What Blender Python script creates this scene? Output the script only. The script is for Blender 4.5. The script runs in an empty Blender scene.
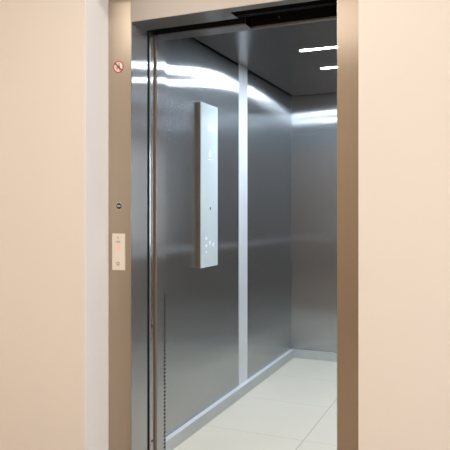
import bpy, bmesh, math
from mathutils import Vector, Matrix
S = bpy.context.scene
C = S.collection

# ------------------------------------------------------------------ helpers
def box(bm, x0, x1, y0, y1, z0, z1, bev=0.0, seg=2):
    r = bmesh.ops.create_cube(bm, size=1.0)
    vs = r['verts']
    for v in vs:
        v.co = Vector((x0 + (v.co.x + .5) * (x1 - x0), y0 + (v.co.y + .5) * (y1 - y0), z0 + (v.co.z + .5) * (z1 - z0)))
    if bev > 0:
        es = list({e for v in vs for e in v.link_edges})
        bmesh.ops.bevel(bm, geom=es, offset=bev, segments=seg, affect='EDGES', profile=.6)
    return bm

def prism(bm, pts, to3, d0, d1):
    """closed outline pts (u, v) extruded between depths d0 and d1; to3(u, v, d) -> xyz"""
    a = [bm.verts.new(to3(u, v, d0)) for u, v in pts]
    b = [bm.verts.new(to3(u, v, d1)) for u, v in pts]
    bm.faces.new(a); bm.faces.new(list(reversed(b)))
    n = len(pts)
    for i in range(n):
        bm.faces.new((a[i], b[i], b[(i + 1) % n], a[(i + 1) % n]))
    return bm

def circle(r, n=40, cu=0, cv=0):
    return [(cu + r * math.cos(2 * math.pi * i / n), cv + r * math.sin(2 * math.pi * i / n)) for i in range(n)]

def ring(bm, ro, ri, to3, d0, d1, n=48, cu=0, cv=0):
    def loop(r, d): return [bm.verts.new(to3(u, v, d)) for u, v in circle(r, n, cu, cv)]
    L = [loop(ro, d0), loop(ro, d1), loop(ri, d1), loop(ri, d0)]
    for k in range(4):
        p, q = L[k], L[(k + 1) % 4]
        for i in range(n):
            bm.faces.new((p[i], q[i], q[(i + 1) % n], p[(i + 1) % n]))
    return bm

def obj(name, bm, mat, parent=None):
    bmesh.ops.recalc_face_normals(bm, faces=bm.faces[:])
    me = bpy.data.meshes.new(name); bm.to_mesh(me); bm.free()
    me.materials.append(mat)
    o = bpy.data.objects.new(name, me); C.objects.link(o)
    if parent:
        o.parent = parent
        if parent.type == 'EMPTY':            # meshes are built in world coordinates
            o.matrix_parent_inverse = parent.matrix_basis.inverted()
    return o

def empty(name, loc):
    o = bpy.data.objects.new(name, None); C.objects.link(o); o.location = loc
    o.empty_display_size = .1
    return o

def tag(o, label=None, cat=None, group=None, kind=None):
    if label: o['label'] = label
    if cat: o['category'] = cat
    if group: o['group'] = group
    if kind: o['kind'] = kind
    return o

def B(*a, **k): return box(bmesh.new(), *a, **k)

# ------------------------------------------------------------------ materials
def nodes(name):
    m = bpy.data.materials.new(name); m.use_nodes = True
    nt = m.node_tree
    return m, nt, nt.nodes['Principled BSDF']

def plain(name, col, rough=.5, metal=0.0, spec=.5, emit=None, estr=0.0, coat=0.0):
    m, nt, p = nodes(name)
    p.inputs['Base Color'].default_value = (*col, 1)
    p.inputs['Roughness'].default_value = rough
    p.inputs['Metallic'].default_value = metal
    p.inputs['Specular IOR Level'].default_value = spec
    p.inputs['Coat Weight'].default_value = coat
    p.inputs['Coat Roughness'].default_value = .05
    if emit:
        p.inputs['Emission Color'].default_value = (*emit, 1)
        p.inputs['Emission Strength'].default_value = estr
    return m

def paint(name, col, var=.03, bump=.02, scale=90, rough=.75):
    m, nt, p = nodes(name)
    N, L = nt.nodes.new, nt.links.new
    tc = N('ShaderNodeTexCoord')
    n1 = N('ShaderNodeTexNoise'); n1.inputs['Scale'].default_value = 1.3; n1.inputs['Detail'].default_value = 3
    L(tc.outputs['Object'], n1.inputs['Vector'])
    r = N('ShaderNodeMapRange'); r.inputs['To Min'].default_value = 1 - var; r.inputs['To Max'].default_value = 1 + var
    L(n1.outputs['Fac'], r.inputs['Value'])
    mx = N('ShaderNodeVectorMath'); mx.operation = 'SCALE'; mx.inputs[0].default_value = col
    L(r.outputs['Result'], mx.inputs['Scale']); L(mx.outputs[0], p.inputs['Base Color'])
    n2 = N('ShaderNodeTexNoise'); n2.inputs['Scale'].default_value = scale; n2.inputs['Detail'].default_value = 4
    L(tc.outputs['Object'], n2.inputs['Vector'])
    b = N('ShaderNodeBump'); b.inputs['Strength'].default_value = bump; b.inputs['Distance'].default_value = .01
    L(n2.outputs['Fac'], b.inputs['Height']); L(b.outputs['Normal'], p.inputs['Normal'])
    p.inputs['Roughness'].default_value = rough
    p.inputs['Specular IOR Level'].default_value = .3
    return m

def brushed(name, col, rough=.42, aniso=.95, grain='Z', streak=.06, metal=1.0, wave=0.0):
    """brushed stainless: grain runs along the given axis, so highlights smear across it"""
    m, nt, p = nodes(name)
    N, L = nt.nodes.new, nt.links.new
    tc = N('ShaderNodeTexCoord'); geo = N('ShaderNodeNewGeometry')
    mp = N('ShaderNodeMapping')
    mp.inputs['Scale'].default_value = {'Z': (420, 420, 2.0), 'X': (2.0, 420, 420), 'Y': (420, 2.0, 420)}[grain]
    L(tc.outputs['Object'], mp.inputs['Vector'])
    n = N('ShaderNodeTexNoise'); n.inputs['Scale'].default_value = 1.0; n.inputs['Detail'].default_value = 2
    L(mp.outputs['Vector'], n.inputs['Vector'])
    r = N('ShaderNodeMapRange'); r.inputs['To Min'].default_value = 1 - streak; r.inputs['To Max'].default_value = 1 + streak
    L(n.outputs['Fac'], r.inputs['Value'])
    sc = N('ShaderNodeVectorMath'); sc.operation = 'SCALE'; sc.inputs[0].default_value = col
    L(r.outputs['Result'], sc.inputs['Scale']); L(sc.outputs[0], p.inputs['Base Color'])
    gv = N('ShaderNodeCombineXYZ')          # the grain direction
    gv.inputs[grain].default_value = 1.0
    L(gv.outputs[0], p.inputs['Tangent'])
    p.inputs['Metallic'].default_value = metal
    p.inputs['Roughness'].default_value = rough
    p.inputs['Anisotropic'].default_value = aniso
    if wave > 0:   # faint unevenness of the sheet
        mw = N('ShaderNodeMapping'); mw.inputs['Scale'].default_value = (1.2, 1.2, .8)
        L(tc.outputs['Object'], mw.inputs['Vector'])
        nw = N('ShaderNodeTexNoise'); nw.inputs['Scale'].default_value = 1.6; nw.inputs['Detail'].default_value = 1
        L(mw.outputs['Vector'], nw.inputs['Vector'])
        b = N('ShaderNodeBump'); b.inputs['Strength'].default_value = wave; b.inputs['Distance'].default_value = .01
        L(nw.outputs['Fac'], b.inputs['Height']); L(b.outputs['Normal'], p.inputs['Normal'])
    return m

def steel(name, col, rx=.012, ry=.30, haze=.25, hx=.09, hy=.40, grain='Z', streak=.05, wave=0.0):
    """polished brushed steel: sharp along the grain, smeared across it, with a weak broader haze"""
    m = bpy.data.materials.new(name); m.use_nodes = True
    nt = m.node_tree; N, L = nt.nodes.new, nt.links.new
    nt.nodes.remove(nt.nodes['Principled BSDF'])
    tc = N('ShaderNodeTexCoord'); mp = N('ShaderNodeMapping')
    mp.inputs['Scale'].default_value = {'Z': (420, 420, 2.0), 'X': (2.0, 420, 420), 'Y': (420, 2.0, 420)}[grain]
    L(tc.outputs['Object'], mp.inputs['Vector'])
    n = N('ShaderNodeTexNoise'); n.inputs['Scale'].default_value = 1.0; n.inputs['Detail'].default_value = 2
    L(mp.outputs['Vector'], n.inputs['Vector'])
    r = N('ShaderNodeMapRange'); r.inputs['To Min'].default_value = 1 - streak; r.inputs['To Max'].default_value = 1 + streak
    L(n.outputs['Fac'], r.inputs['Value'])
    sc = N('ShaderNodeVectorMath'); sc.operation = 'SCALE'; sc.inputs[0].default_value = col
    L(r.outputs['Result'], sc.inputs['Scale'])
    gv = N('ShaderNodeCombineXYZ'); gv.inputs[grain].default_value = 1.0
    g1 = N('ShaderNodeBsdfAnisotropic'); g2 = N('ShaderNodeBsdfAnisotropic')
    k = math.sqrt(rx / ry)                      # alpha_x = a(1-an), alpha_y = a/(1-an)
    g1.inputs['Roughness'].default_value = math.sqrt(math.sqrt(rx * ry)); g1.inputs['Anisotropy'].default_value = 1 - k
    g2.inputs['Roughness'].default_value = math.sqrt(math.sqrt(hx * hy)); g2.inputs['Anisotropy'].default_value = 1 - math.sqrt(hx / hy)
    mx = N('ShaderNodeMixShader'); mx.inputs[0].default_value = haze
    for g in (g1, g2):
        L(sc.outputs[0], g.inputs['Color']); L(gv.outputs[0], g.inputs['Tangent'])
    if wave > 0:
        mw = N('ShaderNodeMapping'); mw.inputs['Scale'].default_value = (1.2, 1.2, .8)
        L(tc.outputs['Object'], mw.inputs['Vector'])
        nw = N('ShaderNodeTexNoise'); nw.inputs['Scale'].default_value = 1.6; nw.inputs['Detail'].default_value = 1
        L(mw.outputs['Vector'], nw.inputs['Vector'])
        b = N('ShaderNodeBump'); b.inputs['Strength'].default_value = wave; b.inputs['Distance'].default_value = .01
        L(nw.outputs['Fac'], b.inputs['Height'])
        L(b.outputs['Normal'], g1.inputs['Normal']); L(b.outputs['Normal'], g2.inputs['Normal'])
    L(g1.outputs[0], mx.inputs[1]); L(g2.outputs[0], mx.inputs[2])
    L(mx.outputs[0], nt.nodes['Material Output'].inputs['Surface'])
    return m

def tiles(name, col, grout, size, ox, oy, gw=.0022, rough=.28):
    m, nt, p = nodes(name)
    N, L = nt.nodes.new, nt.links.new
    geo = N('ShaderNodeNewGeometry'); sp = N('ShaderNodeSeparateXYZ'); L(geo.outputs['Position'], sp.inputs[0])
    masks = []
    for ax, o, w in (('X', ox, gw), ('Y', oy, gw * .55)):
        a = N('ShaderNodeMath'); a.operation = 'SUBTRACT'; a.inputs[1].default_value = o - 10 * size - size / 2; L(sp.outputs[ax], a.inputs[0])
        f = N('ShaderNodeMath'); f.operation = 'MODULO'; f.inputs[1].default_value = size; L(a.outputs[0], f.inputs[0])
        d = N('ShaderNodeMath'); d.operation = 'SUBTRACT'; d.inputs[1].default_value = size / 2; L(f.outputs[0], d.inputs[0])
        e = N('ShaderNodeMath'); e.operation = 'ABSOLUTE'; L(d.outputs[0], e.inputs[0])
        g = N('ShaderNodeMath'); g.operation = 'LESS_THAN'; g.inputs[1].default_value = w; L(e.outputs[0], g.inputs[0])
        masks.append(g)
    mxm = N('ShaderNodeMath'); mxm.operation = 'MAXIMUM'
    L(masks[0].outputs[0], mxm.inputs[0]); L(masks[1].outputs[0], mxm.inputs[1])
    n1 = N('ShaderNodeTexNoise'); n1.inputs['Scale'].default_value = 3; n1.inputs['Detail'].default_value = 5
    L(geo.outputs['Position'], n1.inputs['Vector'])
    r = N('ShaderNodeMapRange'); r.inputs['To Min'].default_value = .96; r.inputs['To Max'].default_value = 1.04
    L(n1.outputs['Fac'], r.inputs['Value'])
    sc = N('ShaderNodeVectorMath'); sc.operation = 'SCALE'; sc.inputs[0].default_value = col; L(r.outputs['Result'], sc.inputs['Scale'])
    mix = N('ShaderNodeMix'); mix.data_type = 'RGBA'
    L(mxm.outputs[0], mix.inputs['Factor']); L(sc.outputs[0], mix.inputs['A']); mix.inputs['B'].default_value = (*grout, 1)
    L(mix.outputs['Result'], p.inputs['Base Color'])
    p.inputs['Roughness'].default_value = rough
    return m

M = dict(
    wall=paint('peach_wall_paint', (.80, .74, .665)),
    reveal=paint('white_reveal_paint', (.87, .87, .87), var=.015),
    back=paint('tan_wall_paint', (.40, .31, .23)),
    ceil=paint('white_ceiling_paint', (.8, .77, .72)),
    hall_floor=tiles('hall_floor_tile', (.42, .34, .27), (.30, .23, .18), .6, 0, .2, rough=.3),
    frame=steel('brushed_frame_steel', (.52, .445, .355), rx=.03, haze=.45, hx=.25, hy=.45),
    lintel=steel('brushed_lintel_steel', (.60, .57, .53), rx=.03, haze=.4, grain='X'),
    car=steel('brushed_car_steel', (.52, .535, .55), rx=.009, ry=.34, haze=.14, hx=.17, hy=.42),
    strip=brushed('satin_aluminium', (.82, .83, .86), rough=.5, aniso=.6, metal=.25),
    skirt=brushed('skirting_aluminium', (.58, .60, .60), rough=.5, aniso=.4, grain='Y', metal=.15),
    roof=plain('ceiling_sheet_steel', (.215, .21, .21), .24, metal=.85),
    dark=plain('black_gap', (.008, .008, .009), .8, spec=.1),
    tile=tiles('cream_car_tile', (.90, .83, .70), (.42, .38, .31), .6, -.912, 3.18, gw=.0016, rough=.25),
    panel=plain('white_panel_glass', (.80, .88, .91), .12, coat=.6),
    housing=brushed('panel_side_steel', (.45, .40, .34), rough=.4, aniso=.6),  # brown of the reflected hall is mixed into the steel colour
    edge=plain('polished_edge', (.9, .92, .94), .25, metal=.3),
    led=plain('led_diffuser', (1, 1, 1), .4, emit=(.77, .89, 1.0), estr=470),
    glyph=plain('lit_button_mark', (.9, .95, 1), .4, emit=(.7, .88, 1), estr=.55),
    mark=plain('white_print', (.95, .96, .98), .5),
    pinkdisp=plain('panel_display', (.86, .86, .90), .2, emit=(1, .55, .6), estr=.035),
    cream=plain('cream_plate', (.80, .745, .63), .35, spec=.4),
    pink=plain('red_lit_display', (.82, .66, .56), .3, emit=(1, .40, .30), estr=.06),
    grey=plain('grey_print', (.33, .29, .24), .6),
    red=plain('sticker_red', (.55, .05, .05), .5),
    slash=plain('sticker_dark_red', (.22, .03, .03), .5),
    fig=plain('sticker_figure', (.45, .33, .28), .6),
    white=plain('sticker_white', (.86, .80, .74), .5),
    brown=plain('dark_bronze', (.035, .022, .015), .4),
    bronze=plain('reflection_brown', (.27, .21, .16), .4, metal=.3),  # brown stand-in for the hall reflected in the entrance post
    ledge_highlight=plain('painted_highlight', (.86, .88, .93), .3),
    dark_steel=steel('darkened_grey_steel', (.30, .30, .30), rx=.03, haze=.4, grain='X'),
    chrome=plain('bright_steel', (.75, .70, .64), .25, metal=.9),
    sill=brushed('sill_aluminium', (.6, .6, .6), rough=.4, aniso=.5, grain='X'),
)

# ------------------------------------------------------------------ measures (metres)
XL, XR = -1.4193, -.5193            # clear opening
XOL, XOR = -1.5376, -.401           # outer edges of the frame / recess in the wall
YW, YF = 2.097, 2.264               # hall wall face, frame face
ZO, ZS = 2.054, 2.20                # clear height, soffit of the recess
HX0, HX1, HY0, HZ = -3.6, 2.6, -1.5, 2.8
YB = 2.40                           # back of the steel frame
CX0, CX1, CY0, CY1, CZ = -1.525, -.225, 2.577, 4.96, 2.20   # elevator car inside

def struct(name, bm, m, label=None, cat=None):
    o = obj(name, bm, m); tag(o, label, cat, kind='structure'); return o

# ------------------------------------------------------------------ the hall
WT = .25
wl = struct('wall_left', B(HX0, XOL, YW, YW + .60, 0, HZ), M['wall'],
            'peach painted hall wall left of the steel elevator frame', 'wall')
bm = B(XOL - .0, XOL + .003, YW, YF, 0, ZS)
rv = tag(obj('wall_reveal', bm, M['reveal'], wl), 'white painted return of the wall beside the frame')
struct('wall_right', B(XOR - .006, HX1, YW, YW + .60, 0, HZ), M['wall'],
       'pale peach hall wall right of the elevator doorway', 'wall')
struct('wall_top', B(XOL, XOR - .006, YW, YW + .18, ZS, HZ), M['wall'],
       'peach hall wall band above the elevator doorway', 'wall')
struct('wall_back', B(HX0, HX1, HY0 - .1, HY0, 0, HZ), M['back'], 'tan hall wall opposite the elevator', 'wall')
struct('wall_side', B(HX0 - .1, HX0, HY0 - .1, YW + .1, 0, HZ), M['wall'], 'peach wall at the left end of the hall', 'wall')
struct('wall_end', B(HX1, HX1 + .1, HY0 - .1, YW + .1, 0, HZ), M['ceil'], 'whitish wall at the right end of the hall', 'wall')
struct('wall_shaft', B(CX0 - .4, CX1 + .4, CY1 + .15, CY1 + .25, -.3, HZ), paint('shaft_concrete', (.3, .3, .29)), 'grey concrete wall of the elevator shaft behind the car', 'wall')
struct('floor', B(HX0 - .1, HX1 + .1, HY0 - .1, YB + .02, -.12, 0), M['hall_floor'], 'brown tiled hall floor before the elevator', 'floor')
struct('ceiling', B(HX0 - .1, HX1 + .1, HY0 - .1, YW + .1, HZ, HZ + .1), M['ceil'], 'white hall ceiling', 'ceiling')

# ------------------------------------------------------------------ landing door: frame and retracted leaf
door = tag(empty('door_1', ((XL + XR) / 2, YF, 0)), 'brushed steel elevator door frame set back in the peach wall', 'door frame', kind='structure')
T = .0015
bm = B(XOL + .004, XL - .001, YF, YB, 0, ZS, bev=T)
obj('jamb', bm, M['frame'], door)
bm = B(XR + .001, XOR - .007, YF, YB, 0, ZS, bev=T)
obj('jamb', bm, M['frame'], door)
bm = B(XL, XR, YF, 2.315, ZO, ZS, bev=T)
box(bm, XL, -.975, 2.3155, YB, ZO, ZO + .02, bev=.001)
obj('lintel', bm, M['lintel'], door)
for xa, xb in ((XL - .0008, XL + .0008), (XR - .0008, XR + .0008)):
    obj('jamb_reflection_sheet', B(xa, xb, YF + .003, YB, 0, ZO - .0005), M['car'], door)  # added sheets over the jambs; cooler steel colour carries the reveal's reflection tint
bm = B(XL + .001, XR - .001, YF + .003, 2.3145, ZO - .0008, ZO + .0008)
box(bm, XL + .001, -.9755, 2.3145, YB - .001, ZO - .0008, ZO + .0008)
obj('lintel_shade_sheet', bm, M['dark_steel'], door)  # added dark sheet; the lintel underside's shade is put into its colour
# dark track box above the doors
bm = B(XL - .05, XR + .05, 2.318, 2.335, ZO + .05, ZS + .12)
box(bm, XL - .05, XR + .05, 2.318, 2.56, ZS + .10, ZS + .12)
box(bm, XL, XR, 2.401, 2.43, ZO + .012, ZS + .09)
obj('door_track', bm, M['dark'], door)
# landing door leaf drawn back to the left: a narrow bright leading edge shows
bm = B(XL - .55, XL - .002, 2.431, 2.462, .012, ZO + .02, bev=.006, seg=3)
leaf = obj('door_leaf', bm, M['car'], door)
bm = B(XL - .022, XL - .006, 2.4015, 2.429, 0.0, ZO + .01)
obj('door_seal', bm, M['dark'], door)
bm = B(XL - .06, XR + .06, 2.42, 2.48, -.03, 0.0)
for yy in (2.435, 2.463):
    box(bm, XL - .06, XR + .06, yy, yy + .004, .0, .003)
obj('sill', bm, M['sill'], door)

# ------------------------------------------------------------------ the elevator car
car = tag(empty('elevator_car', ((CX0 + CX1) / 2, (CY0 + CY1) / 2, 0)),
          'open elevator car lined with brushed steel, cream tiled floor and dark ceiling', 'elevator')
PT = .02
# left side: two steel panels with a pale vertical cover strip between them
obj('side_panel', B(CX0 - PT, CX0, CY0 + .002, 3.765, .02, 2.27), M['car'], car)
obj('side_panel', B(CX0 - PT, CX0, 3.928, CY1 - .002, .02, 2.27), M['car'], car)
bm = B(CX0 - PT, CX0 + .002, 3.769, 3.924, .02, 2.27, bev=.0015)
tag(obj('joint_strip', bm, M['strip'], car), 'pale vertical cover strip between the steel side panels')
obj('side_backing', B(CX0 - .05, CX0 - PT - .001, CY0, CY1, 0, 2.27), M['dark'], car)
obj('rear_panel', B(CX0, CX1, CY1, CY1 + PT, .02, 2.27), M['car'], car)
# right side, behind the right jamb
obj('side_panel', B(CX1, CX1 + PT, CY0, 3.70, .02, 2.27), M['car'], car)
obj('side_panel', B(CX1, CX1 + PT, 3.704, CY1, .02, 2.27), M['car'], car)
# skirtings
bm = B(CX0 + .001, CX0 + .03, CY0 + .001, CY1 - .031, .001, .068, bev=.002)
sk = obj('skirting', bm, M['skirt'], car)
tag(obj('ledge_highlight', B(CX0 + .001, CX0 + .0295, CY0 + .002, CY1 - .0315, .0682, .0700), M['ledge_highlight'], sk), 'top edge of the skirting, highlight put in as pale colour')  # pale sheet added on the skirting top to paint its highlight
SK2 = brushed('skirting_aluminium_rear', (.58, .60, .60), rough=.5, aniso=.4, grain='X', metal=.15)
bm = B(CX0 + .001, CX1 - .001, CY1 - .03, CY1 - .001, .001, .068, bev=.002)
obj('skirting', bm, SK2, car)
bm = B(CX1 - .03, CX1 - .001, CY0 + .001, CY1 - .031, .001, .068, bev=.002)
obj('skirting', bm, M['skirt'], car)
# floor and ceiling
tag(obj('floor_tile', B(CX0, CX1, 2.49, CY1, -.04, 0), M['tile'], car), 'cream tiled car floor with thin joints')
tag(obj('ceiling_panel', B(CX0 + .018, CX1 - .018, CY0 + .004, CY1 - .016, CZ, CZ + .012, bev=.002), M['roof'], car), 'dark satin steel car ceiling')
obj('ceiling_backing', B(CX0 - .05, CX1 + .05, CY0 - .03, CY1 + .03, 2.272, 2.29), M['dark'], car)
# car entrance: return posts, header
bm = B(-1.452, XL, 2.49, CY0, 0, 2.052, bev=.0025)
post = obj('entrance_post', bm, M['car'], car)
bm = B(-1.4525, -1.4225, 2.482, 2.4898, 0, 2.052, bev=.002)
tag(obj('edge_reflection', bm, M['bronze'], post), 'brown strip down the car entrance post, painted in for the hall reflection')  # added strip; its brown paints the hall's reflection on the post front
bm = B(CX0 - .05, -1.4525, 2.555, CY0 - .0005, 0, 2.27)
obj('front_return', bm, M['car'], car)
bm = B(XR, CX1 + .02, 2.555, CY0 - .0005, 0, 2.27)
obj('front_return', bm, M['car'], car)
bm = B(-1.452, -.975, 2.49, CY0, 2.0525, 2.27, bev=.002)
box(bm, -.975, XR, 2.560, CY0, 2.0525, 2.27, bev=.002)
hd = obj('header', bm, M['dark_steel'], car)
bm = bmesh.new()
prism(bm, circle(.006, 12), lambda u, v, d: (-.843 + u, d, 2.087 + v), 2.553, 2.5598)
obj('bolt', bm, M['chrome'], hd)
bm = B(-.974, XR, 2.5545, 2.559, 2.062, 2.26)
box(bm, -1.45, -.976, 2.4845, 2.489, 2.058, 2.26)
obj('header_dark_sheet', bm, M['dark'], hd)  # black sheets added to paint the header front as dark as the gap
# door sensor: a row of dark slots down the post, and two screw holes in its front
bm = bmesh.new()
zz = .03
while zz < .84:
    box(bm, XL - .001, XL + .0006, 2.556, 2.570, zz, zz + .0098)
    zz += .0178
tag(obj('sensor_slot', bm, M['dark'], post), 'column of small dark sensor slots')
for zc in (.706, .176):
    bm = bmesh.new()
    prism(bm, circle(.006, 14), lambda u, v, d: (d, 2.448 + u, zc + v), XL - .004, XL - .0014)
    obj('screw_hole', bm, M['dark'], leaf)
# handrail on the hidden right wall (its mirror image is the faint line across the steel)
bm = bmesh.new()
prism(bm, circle(.015, 20), lambda u, v, d: (CX1 - .06 + u, d, .93 + v), 2.80, 4.80)
for yy in (3.0, 3.8, 4.6):
    box(bm, CX1 - .06, CX1, yy - .01, yy + .01, .92, .94)
obj('handrail', bm, M['strip'], car)

# ------------------------------------------------------------------ ceiling light bars
def light_bar(y, label):
    r = tag(empty('light_bar', (-.88, y, CZ)), label, 'light', 'light bars on the car ceiling')
    bm = B(-1.043, -.714, y - .019, y - .0155, CZ - .003, CZ - .0002)
    box(bm, -1.043, -.714, y + .0155, y + .019, CZ - .003, CZ - .0002)
    box(bm, -1.043, -1.0375, y - .0155, y + .0155, CZ - .003, CZ - .0002)
    box(bm, -.7195, -.714, y - .0155, y + .0155, CZ - .003, CZ - .0002)
    obj('housing', bm, M['roof'], r)
    obj('diffuser', B(-1.037, -.72, y - .015, y + .015, CZ - .0025, CZ - .0004), M['led'], r)
light_bar(3.55, 'white LED bar on the dark car ceiling, the one nearer the doorway')
light_bar(4.05, 'white LED bar on the dark car ceiling, the one nearer the rear wall')

# ------------------------------------------------------------------ car operating panel
XP = CX0 + .032
def on_side(u, v, d): return (d, u, v)
cop = tag(empty('control_panel', (CX0, 3.243, .911)), 'tall white glass control panel mounted on the steel side wall', 'control panel')
tag(obj('housing', B(CX0 + .0003, XP - .004, 3.119, 3.351, .911, 1.853, bev=.002), M['housing'], cop), 'metal side of the panel, hall reflection put in as brown tone')
tag(obj('face_plate', B(XP - .0038, XP, 3.117, 3.353, .909, 1.855, bev=.0012), M['panel'], cop), 'white glass face')
def flat(name, pts, m, parent, y0=0, z0=0, t=.0006):
    return obj(name, prism(bmesh.new(), [(y0 + u, z0 + v) for u, v in pts], on_side, XP + .0001, XP + t), m, parent)
R4 = lambda w, h: [(-w / 2, -h / 2), (w / 2, -h / 2), (w / 2, h / 2), (-w / 2, h / 2)]
tag(flat('display', R4(.115, .034), M['pinkdisp'], cop, 3.258, 1.716), 'faint pink lit display')
# drop-shaped white emblem with a line of print below it
drop = [(0, .026), (.010, .010), (.017, -.006), (.013, -.018), (0, -.023), (-.013, -.018), (-.017, -.006), (-.008, .008)]
flat('emblem', drop, M['mark'], cop, 3.240, 1.570)
flat('print_line', R4(.06, .005), M['mark'], cop, 3.240, 1.535)
bm = bmesh.new(); ring(bm, .0085, .004, on_side, XP + .0001, XP + .0015, cu=3.245, cv=1.249)
k = obj('key_lock', bm, M['brown'], cop)
for (y, z, w, h) in ((3.190, 1.077, .024, .018), (3.190, 1.034, .024, .018), (3.238, 1.048, .016, .024), (3.288, 1.036, .020, .026), (3.190, .997, .016, .008)):
    flat('button', R4(w * .7, h * .8), M['glyph'], cop, y, z, t=.001)

# ------------------------------------------------------------------ landing call panel on the left jamb
def on_front(u, v, d): return (u, d, v)
cp = tag(empty('call_panel', (-1.4795, YF, .978)), 'slim cream call plate with round button on the left steel jamb', 'call panel')
obj('face_plate', B(-1.5105, -1.4480, YF - .009, YF + .0006, .978, 1.137, bev=.0015), M['cream'], cp)
YP = YF - .009
def front(name, pts, m, parent, x0, z0, t=.0006):
    return obj(name, prism(bmesh.new(), [(x0 + u, z0 + v) for u, v in pts], on_front, YP - t, YP - .0001), m, parent)
tag(front('display', R4(.030, .034), M['pink'], cp, -1.478, 1.078), 'pink lit display window')
front('arrow_mark', [(-.008, -.006), (.008, -.006), (0, .008)], plain('faint_print', (.62, .56, .45), .6), cp, -1.4795, 1.120)
front('print_line', R4(.022, .0022), M['grey'], cp, -1.4795, 1.104)
front('print_line', R4(.022, .0022), M['grey'], cp, -1.4795, 1.100)
bm = bmesh.new(); prism(bm, circle(.0045), lambda u, v, d: (-1.4795 + u, d, 1.006 + v), YP - .002, YP - .0001)
bt = obj('button', bm, M['cream'], cp)
bm = bmesh.new(); ring(bm, .0080, .0050, lambda u, v, d: (-1.4795 + u, d, 1.006 + v), YP - .0015, YP - .0001)
tag(obj('button_ring', bm, M['grey'], bt), 'dark ring around the button')

# ------------------------------------------------------------------ key switch
ks = tag(empty('key_switch', (-1.4790, YF, 1.257)), 'small round dark key switch on the left jamb above the call plate', 'switch')
bm = bmesh.new(); ring(bm, .0165, .0135, lambda u, v, d: (-1.479 + u, d, 1.257 + v), YF - .002, YF - .0002)
obj('bezel', bm, M['chrome'], ks)
bm = bmesh.new(); prism(bm, circle(.0134), lambda u, v, d: (-1.479 + u, d, 1.257 + v), YF - .0035, YF + .0004)
obj('barrel', bm, M['brown'], ks)
bm = B(-1.479 - .0085, -1.479 + .0085, YF - .0042, YF - .0036, 1.2545, 1.2605)
tag(obj('key_slot', bm, M['chrome'], ks), 'pale slot cover across the switch')

# ------------------------------------------------------------------ prohibition sticker
sx, sz = -1.4830, 1.8655
st = tag(empty('warning_sticker', (sx, YF, sz)), 'round red and white prohibition sticker high on the left jamb', 'sticker')
F = lambda u, v, d: (sx + u, d, sz + v)
bm = bmesh.new(); prism(bm, circle(.0215), F, YF - .0008, YF + .0004); obj('backing', bm, M['white'], st)
bm = bmesh.new(); ring(bm, .0265, .0215, F, YF - .0012, YF - .0002); obj('ring', bm, M['red'], st)
bm = bmesh.new()
prism(bm, circle(.0040, 16, .004, .0125), F, YF - .0013, YF - .0009)
prism(bm, [(-.002, .007), (.008, .007), (.010, -.004), (.0075, -.016), (.003, -.016), (.002, -.006), (-.003, -.006), (-.006, -.016), (-.0105, -.0150), (-.007, -.003)], F, YF - .0013, YF - .0009)
prism(bm, [(-.014, -.002), (-.006, .004), (-.004, .001), (-.0125, -.006)], F, YF - .0013, YF - .0009)
obj('pictogram', bm, M['fig'], st)
bm = bmesh.new(); a = .0225 / math.sqrt(2); w = .0022
prism(bm, [(-a - w, a - w), (-a + w, a + w), (a + w, -a + w), (a - w, -a - w)], F, YF - .0018, YF - .0013)
obj('slash', bm, M['slash'], st)

# ------------------------------------------------------------------ lamps of the hall, plus an added fill
def area(name, loc, size, power, col, rot=(0, 0, 0), sy=None, spread=180):
    l = bpy.data.lights.new(name, 'AREA'); l.energy = power; l.color = col
    l.shape = 'RECTANGLE' if sy else 'DISK'; l.size = size
    if sy: l.size_y = sy
    l.spread = math.radians(spread)
    o = bpy.data.objects.new(name, l); C.objects.link(o); o.location = loc; o.rotation_euler = rot
    return o
WARM = (1.0, .93, .87)
area('hall_downlight', (-.80, 1.30, HZ - .012), .22, 11.5, WARM)
area('hall_downlight', (-2.0, -.3, HZ - .012), 1.8, 42, WARM)
area('hall_downlight', (.9, -.3, HZ - .012), 2.0, 18, WARM)
area('reveal_fill', (HX1 - .02, .3, 1.4), 1.2, 60, (.90, .95, 1.0), rot=(0, math.pi / 2, 0), sy=1.6)  # added cool lamp with no modelled source, brightens the wall reveal

w = bpy.data.worlds.new('World'); S.world = w; w.use_nodes = True
w.node_tree.nodes['Background'].inputs[0].default_value = (.8, .78, .75, 1)
w.node_tree.nodes['Background'].inputs[1].default_value = .05

# ------------------------------------------------------------------ camera
H, FPX, HOR = 1.24, 610.0, 210.0
cam = bpy.data.cameras.new('camera'); co = bpy.data.objects.new('camera', cam); C.objects.link(co)
co.location = (0, 0, H)
co.rotation_euler = (math.pi / 2, 0, math.radians(23.3232))
cam.sensor_width = 36; cam.sensor_fit = 'HORIZONTAL'; cam.lens = 36 * FPX / 450
cam.shift_y = (HOR - 225) / 450
cam.clip_start = .02
S.camera = co

S.view_settings.view_transform = 'Standard'
S.view_settings.look = 'None'
S.view_settings.gamma = 1
S.view_settings.exposure = 0.0
S.cycles.use_denoising = True
S.cycles.max_bounces = 16
S.cycles.glossy_bounces = 14
S.cycles.diffuse_bounces = 6
S.cycles.sample_clamp_indirect = 8
